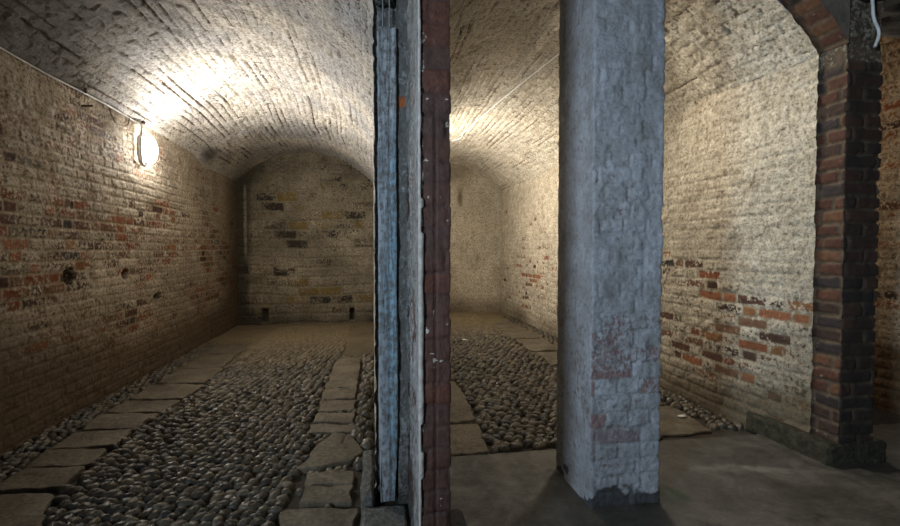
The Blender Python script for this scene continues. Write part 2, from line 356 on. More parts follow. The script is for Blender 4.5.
# left wall
def f_left(U, V):
    h, mo, r1, r2 = bricks(U, V, 21, bond='flemish', depth=0.006, joint=0.012)
    big = fbm(U * 0.7, V * 0.9, 31, 3); med = fbm(U * 3, V * 5, 33, 3)
    # zone of exposed brick low and mid; painted higher up; dusty smear near foot
    expo = 0.34 * ss(2.05, 1.35, V) * ss(0.25, 0.6, V) + 0.16 * ss(4.5, 2.8, U) * ss(2.2, 1.6, V) * ss(0.2, .5, V)
    wash = 0.86 - expo + (big - 0.5) * 0.7 + (med - 0.5) * 1.2 - (r2 < 0.25) * 0.22 * ss(2.2, 1.7, V) + (r2 > 0.75) * 0.2 + mo * 0.10
    dirt_shade = 0.10 + 0.40 * ss(4.8, 2.9, U) * ss(1.1, 0.3, V) + 0.66 * ss(0.55, 0.05, V) + 0.34 * ss(1.4, 0.4, V) + 0.55 * ss(6.6, 7.6, U) + 0.25 * (fbm(U * 1.2, V * 0.7, 37, 3) - 0.35) + 0.34 * ss(4.2, 2.8, U) * ss(1.0, 2.2, V)  # dirt at the foot; corner shade is put into the colour too
    h = h * 0.75 + 0.014 * (fbm(U * 5, V * 7, 35, 3) - 0.5) + 0.008 * (fbm(U * 18, V * 22, 36, 3) - 0.5)
    for (y, z, ry, rz) in ((3.66, 1.01, 0.055, 0.06), (4.39, 0.985, 0.05, 0.045), (4.98, 0.735, 0.07, 0.03), (3.70, 1.52, .018, .018), (6.4, 1.9, .03, .03)):
        d = np.hypot((U - y) / ry, (V - z) / rz) + 0.35 * (fbm(U * 25, V * 25, 39, 2) - 0.5)
        k = ss(1.15, 0.85, d); h = h - 0.11 * k; dirt_shade = np.maximum(dirt_shade, 1.5 * k)  # shade inside the wall holes is painted dark as well
    return h, wash, mo, r1, dirt_shade
struct(surface('wall_left', 1.2, YBL + 0.05, -0.05, 2.40, 0.0085, wall_pos(XL, 1.0), f_left, M['wall_left'], flip=False), 'mottled old brick side wall with worn limewash, left of the left-hand vault', 'wall')

# right wall of the right bay
def f_right(U, V):
    h, mo, r1, r2 = bricks(U, V, 22, bond='flemish', depth=0.004, joint=0.016)
    big = fbm(U * 0.9, V * 1.2, 41, 3); med = fbm(U * 4, V * 8, 43, 3)
    z1 = 1.12 + 0.10 * np.sin(U * 2.0)
    near = ss(3.6, 2.5, U)
    expo = (0.34 + 0.42 * near) * ss(z1 + 0.12, z1 - 0.22, V) * ss(-0.05, 0.35, V)
    expo = expo + 0.22 * np.exp(-((U - 6.7) / 0.9) ** 2 - ((V - 1.35) / 0.45) ** 2)
    wash = 1.06 - expo + (big - 0.5) * 0.55 + (med - 0.5) * 0.7 - (r2 < 0.3) * 0.30 * (expo > 0.1) + (r2 > 0.6) * 0.12 + mo * 0.30
    k = ss(0.07, 0.05, np.maximum(np.abs(U - 8.15) * 0.8, np.abs(V - 1.9)))
    wash = wash - k * 1.0; r1 = np.where(k > 0.5, 0.9, r1)
    dirt_shade = 0.62 * ss(0.42, 0.03, V) + 0.35 * ss(1.2, 0.2, V) * ss(5.0, 2.2, U) + 0.5 * (fbm(U * 1.5, V * 0.8, 47, 3) - 0.42) + 0.25 * ss(2.9, 2.3, U)
    h = h * 1.1 + 0.012 * (fbm(U * 5, V * 7, 45, 3) - 0.5) + 0.010 * (fbm(U * 16, V * 22, 46, 3) - 0.5) + 0.004 * ss(0.45, 0.6, wash + fbm(U * 30, V * 30, 49, 2) - 0.5)
    return h, wash, mo, r1, dirt_shade
struct(surface('wall_right', 2.262, YBR + 0.05, -0.05, 2.34, 0.009, wall_pos(XR, -1.0), f_right, M['wall_right'], flip=True), 'limewashed brick side wall with bare red bricks low down, right of the right-hand bay', 'wall')

# vaults ---------------------------------------------------------
def vault_pos(xa, xb, spring, crown):
    """U along depth, V in 0..1 across the arc, from the left springing to the right"""
    def f(U, V):
        a = xa(U) if callable(xa) else xa; b = xb(U) if callable(xb) else xb
        s = spring(U); r = crown(U) - s; hw = (b - a) / 2; cx = (a + b) / 2
        # elliptical-ish segment: circle of given rise
        R = (hw * hw + r * r) / (2 * r); th = np.arcsin(np.clip(hw / R, -1, 1))
        t = (V * 2 - 1) * th
        x = cx + R * np.sin(t); z = s + r - R + R * np.cos(t)
        sag = 0.035 * (fbm(U * 0.7, V * 3, 51, 2) - 0.5)
        return vec(x, U, z + sag), vec(-np.sin(t), 0 * U, -np.cos(t))
    return f
def f_vault(seed, arc, tone):
    def f(U, V):
        S = V * arc
        h, mo, r1, r2 = bricks(U, S, seed, bond='stretcher', depth=0.0050, joint=0.010, course=0.075, warp=0.018)
        med = fbm(U * 4, S * 8, seed + 3, 3); big = fbm(U * 0.8, S * 1.1, seed + 4, 3)
        # some open joints running along the vault
        row = np.floor(S / 0.075); seg = np.floor(U / 0.55 + hsh(row, row * 0, seed + 8) * 5)
        op = (hsh(row, seg, seed + 9) < 0.13)
        fv = S / 0.075 - row
        line = op * ss(0.16, 0.05, np.minimum(fv, 1 - fv) + 0.12 * (fbm(U * 20, S * 20, seed + 10, 2) - 0.5))
        h = h + 0.018 * (fbm(U * 5, S * 7, seed + 5, 3) - 0.5) + 0.012 * (fbm(U * 16, S * 24, seed + 6, 3) - 0.5) - 0.014 * line
        wash = 1.06 + (big - 0.5) * 0.55 + (med - 0.5) * 0.75 - mo * 0.50 * ss(0.35, 0.6, big + 0.1) - line * 0.7 - (r2 < 0.06) * 0.25
        dirt_shade, wash = tone(U, V, S, wash, seed)
        return h, wash, mo, r1, dirt_shade
    return f
def toneL(U, V, S, wash, seed):
    d = 0.55 * (fbm(U * 1.3, S * 1.6, seed + 12, 3) - 0.42) + 0.85 * ss(4.6, 2.9, U) * ss(0.60, 0.25, V) + 0.2 * ss(3.6, 2.6, U) + 0.12 * ss(0.22, 0.0, V) + 0.28 * ss(5.9, 7.4, U)  # darker towards the near left haunch and the far end
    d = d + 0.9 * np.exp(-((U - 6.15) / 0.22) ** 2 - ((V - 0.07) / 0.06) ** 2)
    return d, wash
def toneR(U, V, S, wash, seed):
    d = 0.55 * (fbm(U * 1.3, S * 1.6, seed + 12, 3) - 0.40) + 0.40 * ss(4.6, 3.0, U) * ss(0.9, 0.4, V)
    k = ss(0.018, 0.007, np.abs(V - 0.50 - 0.004 * np.sin(U * 3))) * ss(6.5, 5.5, U)
    return np.where(k > .2, 0.0, d) , wash + k * 0.6
springL = lambda U: 2.38 - 0.10 * ss(5.8, 6.3, U); crownL = lambda U: 2.93 - 0.14 * ss(5.2, 5.9, U)
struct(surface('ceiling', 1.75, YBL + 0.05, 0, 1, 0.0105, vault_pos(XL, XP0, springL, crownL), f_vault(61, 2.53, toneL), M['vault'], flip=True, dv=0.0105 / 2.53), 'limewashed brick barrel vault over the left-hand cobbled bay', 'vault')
springR = lambda U: 2.33 + 0 * U; crownR = lambda U: 2.90 - 0.05 * ss(4, 8, U)
struct(surface('ceiling', 2.26, YBR + 0.05, 0, 1, 0.0105, vault_pos(XP1, XR, springR, crownR), f_vault(71, 2.58, toneR), M['vault_right'], flip=True, dv=0.0105 / 2.58), 'limewashed brick barrel vault over the right-hand cobbled bay', 'vault')

# back walls -----------------------------------------------------
def f_backL(U, V):
    h, mo, r1, r2 = bricks(U, V, 81, bond='stretcher', course=0.155, L=0.36, depth=0.014, joint=0.03, warp=0.03)
    med = fbm(U * 6, V * 9, 83, 4)
    wash = 0.86 + (fbm(U * 1.6, V * 2.0, 85, 3) - 0.5) * 0.8 + (med - 0.5) * 0.9 - (r2 < 0.36) * 0.5 * ss(0.15, 0.5, V) * ss(2.3, 1.9, V)
    dirt_shade = 0.85 * ss(-1.9, -2.12, U) + 0.40 * ss(0.35, 0.05, V) + 0.35 * ss(2.0, 2.7, V) + 0.18 + 0.9 * (fbm(U * 2, V * 2.4, 87, 3) - 0.42)
    k = ss(0.03, 0.012, np.abs(U + 2.06)) * ss(1.0, 1.3, V) * ss(2.35, 2.1, V); dirt_shade = dirt_shade - 1.2 * k; wash = wash + 0.8 * k
    for (x, z, rx, rz) in ((-1.78, 0.14, 0.05, 0.11), (-0.40, 0.13, 0.04, 0.10)):
        kk = ss(1.1, 0.9, np.maximum(np.abs(U - x) / rx, np.abs(V - z) / rz)); h = h - 0.10 * kk; dirt_shade = np.maximum(dirt_shade, 1.5 * kk)  # vent slots: shade of the recess painted into the colour
    h = h + 0.02 * (med - 0.5)
    return h, wash, mo, r1, dirt_shade
def back_pos(Y): return lambda U, V: (vec(U, np.full_like(U, Y), V), vec(0 * U, np.full_like(U, -1.0), 0))
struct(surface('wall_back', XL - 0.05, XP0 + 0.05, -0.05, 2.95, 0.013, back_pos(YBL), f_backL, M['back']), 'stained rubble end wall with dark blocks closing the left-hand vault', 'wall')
def f_backR(U, V):
    h, mo, r1, r2 = bricks(U, V, 82, bond='english', depth=0.006, joint=0.014)
    med = fbm(U * 6, V * 8, 84, 4)
    wash = 0.95 + (fbm(U * 1.6, V * 1.6, 86, 3) - 0.5) * 0.5 + (med - 0.5) * 0.8
    dirt_shade = 0.5 * ss(0.45, 0.02, V) + 0.30 * ss(2.2, 2.8, V) + 0.24 + 0.6 * (fbm(U * 2, V * 1.4, 88, 3) - 0.42) + 0.7 * np.exp(-((U - 1.6) / 0.05) ** 2 - ((V - 2.2) / 0.15) ** 2)
    h = h + 0.02 * (med - 0.5)
    return h, wash, mo, r1, dirt_shade
struct(surface('wall_back', XP1 - 0.05, 2.55, -0.05, 2.95, 0.014, back_pos(YBR), f_backR, M['wall_right']), 'limewashed brick end wall closing the right-hand bay', 'wall')

# dividing wall between the vaults --------------------------------
def f_part(U, V):
    h, mo, r1, r2 = bricks(U, V, 23, bond='english', depth=0.005)
    wash = 1.0 + (fbm(U * 1.2, V * 1.2, 24, 3) - 0.5) * 0.6 - mo * 0.2
    return h, wash, mo, r1, 0.35 * ss(0.5, 0.0, V) + 0.1 + 0 * U
struct(surface('wall_center', 2.17, YBL + 0.05, -0.05, 2.42, 0.02, wall_pos(XP0 - 0.004, -1.0), f_part, M['wall_right'], flip=True), 'limewashed brick dividing wall facing the left-hand vault', 'wall')
struct(surface('wall_center', 2.14, YBR + 0.05, -0.05, 2.38, 0.02, wall_pos(XP1, 1.0), f_part, M['wall_right']), 'limewashed brick dividing wall facing the right-hand bay', 'wall')
def f_mort(U, V):
    n = fbm(U * 14, V * 14, 101, 4); n2 = fbm(U * 45, V * 30, 102, 3)
    h = 0.022 * (n - 0.5) + 0.008 * (n2 - 0.5)
    k = ss(0.035, 0.02, np.abs(V - 1.88)) * ss(0.08, .1, U)
    k2 = ss(0.018, 0.010, U)
    return h * (1 - k2), np.where(k > .5, 0.0, 0.45 + (n - 0.5)) + k2, 0.5 - k * .5, np.where(k > .5, 0.97, 0.3 + 0 * U), 0.15 + 0.5 * (fbm(U * 5, V * 2, 103, 2) - .4) + 0.6 * ss(0.3, 0, V)
struct(surface('wall_center', XP0 - 0.004, 0.16, -0.10, 3.1, 0.006, back_pos(2.19), f_mort, M['reveal']), 'rough mortar end of the dividing wall behind the blue timber post', 'wall')
# far right passage
def f_far(U, V):
    h, mo, r1, r2 = bricks(U, V, 25, bond='flemish', depth=0.009, joint=0.014)
    med = fbm(U * 5, V * 6, 27, 3)
    wash = 0.78 + (med - 0.5) * 1.0 + mo * 0.3 - (r2 < 0.4) * 0.25
    dirt_shade = 1.1 * ss(0.75, 0.30, V) + 0.45 * (fbm(U * 2, V * 2, 29, 3) - 0.4) + 0.35 * ss(1.9, 2.5, V)  # unlit lower part of the wall is painted darker
    return h + 0.012 * (med - 0.5), wash, mo, r1, dirt_shade
struct(surface('wall_far_right', 1.2, 6.0, -0.05, 2.9, 0.012, wall_pos(3.82, -1.0), f_far, M['wall_left'], flip=True), 'dim brick wall seen through the gap right of the bare brick pier', 'wall')
struct(surface('wall_right', 2.25, 6.0, -0.05, 2.9, 0.03, wall_pos(2.80, 1.0), f_part, M['wall_left']), 'outer face of the right-hand wall towards the far passage', 'wall')
struct(surface('wall_far_back', 2.7, 3.9, -0.05, 2.9, 0.03, back_pos(6.0), f_backR, M['wall_left']), 'end wall of the far right passage', 'wall')

# plain rear room (behind the viewer) and ceilings
def quad(name, pts, mat, label=None, cat='wall'):
    bm = bmesh.new(); bm.faces.new([bm.verts.new(p) for p in pts]); o = bm_obj(name, bm, mat); return struct(o, label or 'plain ' + name.replace('_', ' '), cat)
M['rear'] = simple_mat('rear_masonry', [(0.3, (0.08, 0.065, 0.05)), (0.7, (0.18, 0.15, 0.12))], 10, 0.9, 6, 0.6, 0.02)
quad('wall_rear', [(-3.2, -2.4, -0.05), (3.9, -2.4, -0.05), (3.9, -2.4, 3.2), (-3.2, -2.4, 3.2)], M['rear'], 'plain masonry wall behind the viewpoint')
quad('wall_passage_left', [(-3.2, -2.4, -0.05), (-3.2, 1.2, -0.05), (-3.2, 1.2, 3.2), (-3.2, -2.4, 3.2)], M['rear'], 'plain passage wall at the left of the viewpoint')
quad('wall_passage_return', [(-3.2, 1.2, -0.05), (XL, 1.2, -0.05), (XL, 1.2, 3.2), (-3.2, 1.2, 3.2)], M['rear'], 'short return wall left of the left-hand bay')
quad('wall_passage_right', [(3.9, -2.4, -0.05), (3.9, 1.2, -0.05), (3.9, 1.2, 3.2), (3.9, -2.4, 3.2)], M['rear'], 'plain passage wall at the right of the viewpoint')
quad('ceiling_passage', [(-3.2, -2.4, 3.1), (3.9, -2.4, 3.1), (3.9, 2.2, 3.1), (-3.2, 2.2, 3.1)], M['rear'], 'dark passage ceiling', 'ceiling')
quad('ceiling_far', [(2.7, 2.0, 2.85), (3.9, 2.0, 2.85), (3.9, 6.1, 2.85), (2.7, 6.1, 2.85)], M['rear'], 'dark ceiling of the far right passage', 'ceiling')

# brick front arch ring of the right bay (bare brick)
def ring_pos(Y0, Y1):
    base = vault_pos(XP1, lambda U: XR(U), springR, crownR)
    return base
def f_ring(U, V):
    S = V * 2.6
    h, mo, r1, r2 = bricks(S, U, 26, bond='stretcher', L=0.075, course=0.16, depth=0.008, joint=0.012)
    n = fbm(U * 10, S * 10, 28, 3)
    return h * 0.6 - 0.008 + 0.010 * (n - 0.5), 0.15 + 0.4 * (n - 0.5), mo, r1, 0.3 + 0.5 * (n - 0.4)
struct(surface('trim_arch_ring', 2.10, 2.262, 0, 1, 0.012, ring_pos(2.1, 2.27), f_ring, M['pier'], flip=True, dv=0.004), 'bare brick arch ring springing from the pier', 'arch')
def face_ring(U, V):   # vertical brickwork above the ring, U=0..1 across arc, V=0..1 up
    return None
nu, nv = 60, 10
tt = np.linspace(0, 1, nu)
Pp, _n = vault_pos(XP1, lambda U: XR(U), springR, crownR)(np.full(nu, 2.10), tt)
G = np.zeros((nu, nv, 3))
for j in range(nv): 
    G[:, j] = Pp; G[:, j, 2] = Pp[:, 2] + (3.1 - Pp[:, 2]) * j / (nv - 1)
struct(np_mesh('wall_front', G.reshape(-1, 3), grid_faces(nu, nv), M['rear']), 'rough masonry above the right-hand arch', 'wall')
Pp, _n = vault_pos(XL, XP0, springL, crownL)(np.full(nu, 1.78), tt)
for j in range(nv):
    G[:, j] = Pp; G[:, j, 2] = Pp[:, 2] + (3.1 - Pp[:, 2]) * j / (nv - 1)
struct(np_mesh('wall_front', G.reshape(-1, 3), grid_faces(nu, nv), M['rear']), 'rough masonry above the left-hand arch', 'wall')
quad('wall_front', [(XP0, 2.12, 2.66), (XP1, 2.12, 2.66), (XP1, 2.12, 3.1), (XP0, 2.12, 3.1)], M['rear'], 'masonry over the dividing wall')

# mortar filling between the post and the pier
def f_mort2(U, V):
    h, w_, mo, r1, d = f_mort(U, V); return h * 0.7, w_ - 0.05, mo, r1, d
struct(surface('wall_center', 0.099, 0.146, -0.10, 3.1, 0.006, back_pos(2.10), f_mort2, M['reveal']), 'rough grey mortar strip right of the blue timber post', 'wall')
struct(surface('wall_center', 2.10, 2.2, -0.10, 3.1, 0.01, lambda U, V: (vec(0.099, U, V), vec(np.full_like(U, -1.0), 0, 0)), f_mort2, M['reveal'], flip=True), 'side of the rough grey mortar strip', 'wall')

# ------------------------------------------------------------------ floors
def f_earth(U, V):
    n = fbm(U * 9, V * 9, 111, 4)
    far = ss(4.4, 6.6, V + 0.5 * (fbm(U * 2, V * 2, 113, 2) - .5))
    base = -0.026 + 0.018 * far
    h = base + 0.012 * (n - 0.5)
    return h, 0 * U, 0.15 + 0.85 * far, n, 0 * U
flat = lambda U, V: (vec(U, V, 0 * U), vec(0 * U, 0 * U, np.ones_like(U)))
struct(surface('floor', XL - 0.1, XP1, 0.2, YBL + 0.1, 0.02, flat, f_earth, M['earth']), 'packed earth floor of the left-hand bay', 'floor')
struct(surface('floor', XP1 - 0.1, 2.7, 2.5, YBR + 0.1, 0.02, flat, f_earth, M['earth']), 'packed earth floor of the right-hand bay', 'floor')
def f_conc(U, V):
    n = fbm(U * 3, V * 3, 121, 4); n2 = fbm(U * 18, V * 18, 122, 3)
    h = 0.006 * (n - 0.5) + 0.003 * (n2 - 0.5)
    h = h - 0.03 * ss(2.54, 2.585, V + 0.03 * (n2 - 0.5))
    painted_light = 0.30 * np.exp(-((U - 1.95) / 0.50) ** 2 - ((V - 2.16) / 0.24) ** 2) * (0.5 + n) + 0.3 * np.exp(-((V - (2.62 - 0.24 * U)) / 0.05) ** 2) * ss(1.5, 1.9, U)  # pool and streak of light painted into the floor colour
    moss = 0.95 * np.exp(-((U - 1.43) / 0.10) ** 2 - ((V - 1.97) / 0.10) ** 2) + 0.35 * ss(1.9, 1.6, V) * ss(1.9, 1.3, U)
    dark_patch = 0.75 * np.exp(-((U - 2.15) / 0.35) ** 2 - ((V - 1.86) / 0.08) ** 2) + 0.6 * ss(2.45, 2.56, V)  # darker band on the floor and along its far edge
    d = np.hypot(U - 1.15, V - 2.08)
    dark_patch = dark_patch + 0.45 * np.exp(-((d - 0.25) / 0.1) ** 2)  # darker ring around the pillar foot
    for (x, y, r) in ((1.02, 2.36, .03), (0.93, 2.30, .02), (1.08, 2.33, .025), (0.98, 2.25, .02), (0.86, 2.36, .015), (1.88, 2.35, .03), (2.05, 2.28, .025), (1.7, 2.3, .02)):
        dark_patch = dark_patch + 0.7 * np.exp(-(((U - x) / r / 1.8) ** 2 + ((V - y) / r) ** 2))
    return h, painted_light, moss, dark_patch, 0 * U
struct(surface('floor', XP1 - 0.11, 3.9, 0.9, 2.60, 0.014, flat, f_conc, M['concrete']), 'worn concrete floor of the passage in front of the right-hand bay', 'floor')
quad('floor', [(-3.2, -2.4, -0.008), (3.9, -2.4, -0.008), (3.9, 0.95, -0.008), (-3.2, 0.95, -0.008)], M['plaster'], 'plain passage floor behind the viewpoint', 'floor')
quad('floor', [(2.6, 2.55, -0.02), (3.9, 2.55, -0.02), (3.9, 6.1, -0.02), (2.6, 6.1, -0.02)], M['dark'], 'dark floor of the far right passage', 'floor')

# ------------------------------------------------------------------ flagstones
FLAGQ = []
def flag(name, pts, label, group, top=0.002, seed=0, crack=False):
    """slab from a polygon: radial rings give a rounded edge and a bumpy top"""
    P = np.array(pts, float); n0 = len(P)
    cen = P.mean(0)
    # dense outline with wobble
    out = []
    for i in range(n0):
        a, b = P[i], P[(i + 1) % n0]; k = max(3, int(np.hypot(*(b - a)) / 0.012))
        for t in np.linspace(0, 1, k, endpoint=False): out.append(a + (b - a) * t)
    out = np.array(out); m = len(out)
    # round corners by smoothing
    for _ in range(3): out = (np.roll(out, 1, 0) + out * 2 + np.roll(out, -1, 0)) / 4
    out = out + 0.045 * (np.stack([fbm(out[:, 0] * 9, out[:, 1] * 9, seed + 5, 2), fbm(out[:, 0] * 9, out[:, 1] * 9, seed + 6, 2)], 1) - 0.5)
    cen = out.mean(0)
    V = []; ang = np.linspace(0, 1, 1)
    rings = [(1.0, -0.05), (1.0, -0.012), (0.99, -0.004), (0.965, 0.0)] + [(s, 0.0) for s in np.linspace(0.93, 0.04, 16)]
    tilt = (hsh(np.array([seed]), np.array([3]), 5)[0] - 0.5) * 0.04
    for s, dz in rings:
        q = cen + (out - cen) * s
        z = top + dz + (0.024 * (fbm(q[:, 0] * 7, q[:, 1] * 7, seed + 1, 4) - 0.5) + tilt * (q[:, 1] - cen[1]) if dz > -0.04 else 0)
        if crack and dz > -.04: z = z - 0.012 * ss(0.012, 0.0, np.abs(q[:, 0] - crack[0] - 0.1 * (q[:, 1] - crack[1]))) * ss(crack[1] - 0.02, crack[1] + .02, q[:, 1])
        V.append(np.column_stack([q, np.broadcast_to(z, m)]))
    Vn = np.vstack(V); nr = len(rings); fc = []
    for r in range(nr - 1):
        a = np.arange(m) + r * m; b = np.roll(np.arange(m), -1) + r * m
        fc.append(np.stack([a, b, b + m, a + m], 1))
    lid = (nr - 1) * m
    bot = m * nr
    Vn = np.vstack([Vn, [[cen[0], cen[1], Vn[lid:, 2].mean()]], [[cen[0], cen[1], Vn[lid:, 2].mean() + 0.0001]]])
    a = np.arange(m) + lid; b = np.roll(np.arange(m), -1) + lid
    fc.append(np.stack([a, b, np.full(m, bot), np.full(m, bot + 1)], 1))
    o = np_mesh(name, Vn, np.vstack(fc), M['flag'], None)
    FLAGQ.append(out)
    return tag(o, label, 'paving slab', group)
GR = 'flagstones in the right-hand track of the left bay'; GL = 'flagstones in the left-hand track of the left bay'; GC = 'flagstones beside the dividing wall in the right bay'; GW = 'flagstones along the right wall of the right bay'
T1 = [
 ([(-0.42, 1.62), (-0.10, 1.60), (-0.088, 2.12), (-0.432, 2.16)], 'broad flagstone at the bottom edge of the picture, left of the grey kerb block', False),
 ([(-0.36, 2.185), (-0.105, 2.157), (-0.12, 2.31), (-0.36, 2.335)], 'squarish flagstone second from the bottom, just beyond the broad bottom slab', False),
 ([(-0.36, 2.352), (-0.121, 2.32), (-0.134, 2.465), (-0.372, 2.482)], 'pale brown flagstone directly in front of the big cracked slab', False),
 ([(-0.434, 2.515), (-0.14, 2.584), (-0.07, 2.72), (-0.173, 2.97), (-0.28, 3.02), (-0.36, 2.83)], 'largest flagstone, pentagonal with a short crack, near the blue timber post', (-0.21, 2.82)),
 ([(-0.459, 3.033), (-0.142, 3.01), (-0.148, 3.14), (-0.455, 3.187)], 'narrow flagstone just behind the big pentagonal cracked slab', False),
 ([(-0.436, 3.219), (-0.148, 3.17), (-0.158, 3.35), (-0.427, 3.40)], 'pale flagstone with a dark gap behind it, second beyond the cracked slab', False),
 ([(-0.44, 3.46), (-0.158, 3.42), (-0.165, 3.65), (-0.445, 3.665)], 'flagstone third beyond the big cracked slab', False),
 ([(-0.443, 3.70), (-0.165, 3.68), (-0.167, 3.95), (-0.449, 3.98)], 'flagstone fourth beyond the big cracked slab', False),
 ([(-0.443, 4.007), (-0.165, 3.98), (-0.165, 4.43), (-0.445, 4.455)], 'long dusty flagstone fifth beyond the big cracked slab', False),
 ([(-0.442, 4.49), (-0.165, 4.46), (-0.165, 5.04), (-0.433, 5.07)], 'dusty far flagstone where the right-hand track fades into earth', False)]
for k, (p, l, c) in enumerate(T1): flag('flagstone', p, l, GR, seed=200 + k * 13, crack=c)
T2 = [
 ([(-1.86, 1.75), (-1.42, 1.72), (-1.43, 2.19), (-1.60, 2.49), (-1.84, 2.51)], 'dark grey flagstone at the bottom left corner of the picture', False),
 ([(-1.88, 2.55), (-1.57, 2.53), (-1.60, 2.757), (-1.912, 2.769)], 'flagstone second from the bottom left corner, dark gap on its near side', False),
 ([(-1.927, 2.80), (-1.58, 2.785), (-1.60, 2.99), (-1.956, 3.01)], 'flagstone third from the bottom left corner, beside the left wall margin', False),
 ([(-1.956, 3.045), (-1.58, 3.027), (-1.60, 3.285), (-1.958, 3.30)], 'smooth brown flagstone fourth from the bottom left corner', False),
 ([(-1.964, 3.345), (-1.62, 3.316), (-1.56, 3.57), (-1.98, 3.615)], 'brown flagstone fifth from the bottom left corner', False),
 ([(-1.985, 3.66), (-1.56, 3.61), (-1.537, 3.875), (-1.974, 3.92)], 'brown flagstone sixth from the bottom left corner', False),
 ([(-1.977, 3.96), (-1.534, 3.918), (-1.517, 4.32), (-1.985, 4.36)], 'tan flagstone seventh from the bottom left corner, below the second wall hole', False),
 ([(-1.974, 4.40), (-1.53, 4.36), (-1.541, 4.87), (-1.976, 4.90)], 'tan flagstone eighth from the bottom left corner, fading into the dust', False)]
for k, (p, l, c) in enumerate(T2): flag('flagstone', p, l, GL, seed=400 + k * 13)
for k, (y0, y1) in enumerate(((4.96, 5.5), (5.55, 6.2))): flag('flagstone', [(-1.98, y0), (-1.56, y0), (-1.6, y1), (-1.98, y1)], ['dusty flagstone beyond the eighth slab of the left-hand track', 'farthest dusty flagstone of the left-hand track near the end wall'][k], GL, seed=500 + k, top=-0.003)
flag('flagstone', [(0.28, 2.60), (0.67, 2.585), (0.685, 3.02), (0.28, 3.03)], 'brown flagstone at the near end of the strip right of the maroon pier', GC, seed=601, top=0.0)
flag('flagstone', [(0.28, 3.10), (0.69, 3.085), (0.715, 3.55), (0.70, 4.02), (0.28, 4.05)], 'rounded long flagstone beyond the near one right of the maroon pier', GC, seed=611, top=0.004)
for k, (y0, y1) in enumerate(((2.64, 3.12), (3.16, 3.75), (3.8, 4.4), (4.45, 5.05), (5.1, 5.8), (5.86, 6.6), (6.66, 7.5))):
    flag('flagstone', [(1.82, y0), (2.22, y0), (2.24, y1), (1.84, y1)],
         ['brown flagstone at the near end of the right wall, right of the pillar', 'flagstone second from the near end along the right wall, right of the pillar', 'flagstone along the right wall hidden behind the blue-grey pillar', 'flagstone left of the blue-grey pillar, nearest of those along the right wall', 'tan flagstone second left of the pillar along the right wall', 'tan flagstone third left of the pillar along the right wall', 'farthest flagstone along the right wall before the end wall'][k], GW, seed=700 + 9 * k, top=-0.002)

# ------------------------------------------------------------------ cobbles
def cobbles(name, inside, x0, x1, y0, y1, la, lb, ang, label, seed, hi=0.02, near=4.2, dust=None, sink=None, join=None):
    rs = np.random.RandomState(seed)
    ca, sa = math.cos(ang), math.sin(ang)
    cx, cy = (x0 + x1) / 2, (y0 + y1) / 2; R = math.hypot(x1 - x0, y1 - y0) / 2 + 0.2
    ni = int(2 * R / lb); nj = int(2 * R / la)
    Vs, Fs, Cs = [], [], []; off = 0
    def tmpl(sg, rg):
        vs = []; 
        for r in range(rg):
            phi = (r / (rg)) * PI / 2
            for s in range(sg):
                t = 2 * PI * (s + 0.5 * (r % 2)) / sg; vs.append((math.cos(phi) * math.cos(t), math.cos(phi) * math.sin(t), math.sin(phi)))
        vs.append((0, 0, 1)); vs = np.array(vs); f = []
        for r in range(rg - 1):
            for s in range(sg):
                a = r * sg + s; b = r * sg + (s + 1) % sg; c = a + sg; d = b + sg
                f += [(a, b, d), (a, d, c)]
        r = (rg - 1) * sg
        for s in range(sg): f.append((r + s, r + (s + 1) % sg, rg * sg))
        return vs, np.array(f)
    TH, TL = tmpl(12, 5), tmpl(9, 3)
    cnt = 0
    for i in range(ni):
        for j in range(nj):
            a = -R + (j + 0.5 * (i % 2)) * la + rs.uniform(-.22, .22) * la; b = -R + i * lb + rs.uniform(-.16, .16) * lb
            x = cx + a * ca - b * sa; y = cy + a * sa + b * ca
            if not (x0 < x < x1 and y0 < y < y1): continue
            # gentle bending of the rows
            x += 0.10 * (vnoise(np.array(x * 1.3), np.array(y * 1.3), seed)[()] - 0.5); y += 0.10 * (vnoise(np.array(x * 1.3 + 40), np.array(y * 1.3), seed)[()] - 0.5)
            if not inside(x, y): continue
            tv, tf = TH if y < near else TL
            sz = rs.uniform(0.78, 1.15); big = 1.3 if rs.rand() < 0.05 else 1.0
            sx = la * 0.52 * sz * big; sy = lb * 0.54 * rs.uniform(0.85, 1.15) * big; sz_ = hi * rs.uniform(0.75, 1.35)
            an = ang + rs.normal(0, 0.35); c, s = math.cos(an), math.sin(an)
            # blocky superellipse outline and a low, off-centre crest
            v = tv.copy(); pr = 0.80
            v[:, :2] = np.sign(v[:, :2]) * np.abs(v[:, :2]) ** pr
            v += rs.normal(0, 0.07, v.shape) * (0.4 + 0.6 * v[:, 2:3]) 
            v[:, 0] += 0.22 * rs.uniform(-1, 1) * v[:, 2]; v[:, 1] += 0.25 * rs.uniform(-1, 1) * v[:, 2]
            px = v[:, 0] * sx; py = v[:, 1] * sy
            sk = sink(x, y) if sink else 0
            pz = -0.024 + v[:, 2] * (sz_ + 0.022) * (1 - 0.15 * rs.rand()) - sk
            Vs.append(np.column_stack([x + px * c - py * s, y + px * s + py * c, pz])); Fs.append(tf + off); off += len(v)
            t = rs.rand(); d = dust(x, y) if dust else 0
            Cs.append(np.tile([t, d, rs.rand(), 1.0], (len(v), 1))); cnt += 1
    print(name, cnt)
    o = np_mesh(name, np.vstack(Vs), np.vstack(Fs), M['cobble'], np.vstack(Cs))
    return tag(o, label, 'cobbles', kind='stuff')
def _ip(x, y, Q, grow=0.0):
    n = len(Q); ins = False; j = n - 1
    for i in range(n):
        if (Q[i][1] > y) != (Q[j][1] > y) and x < (Q[j][0] - Q[i][0]) * (y - Q[i][1]) / (Q[j][1] - Q[i][1]) + Q[i][0]: ins = not ins
        j = i
    return ins
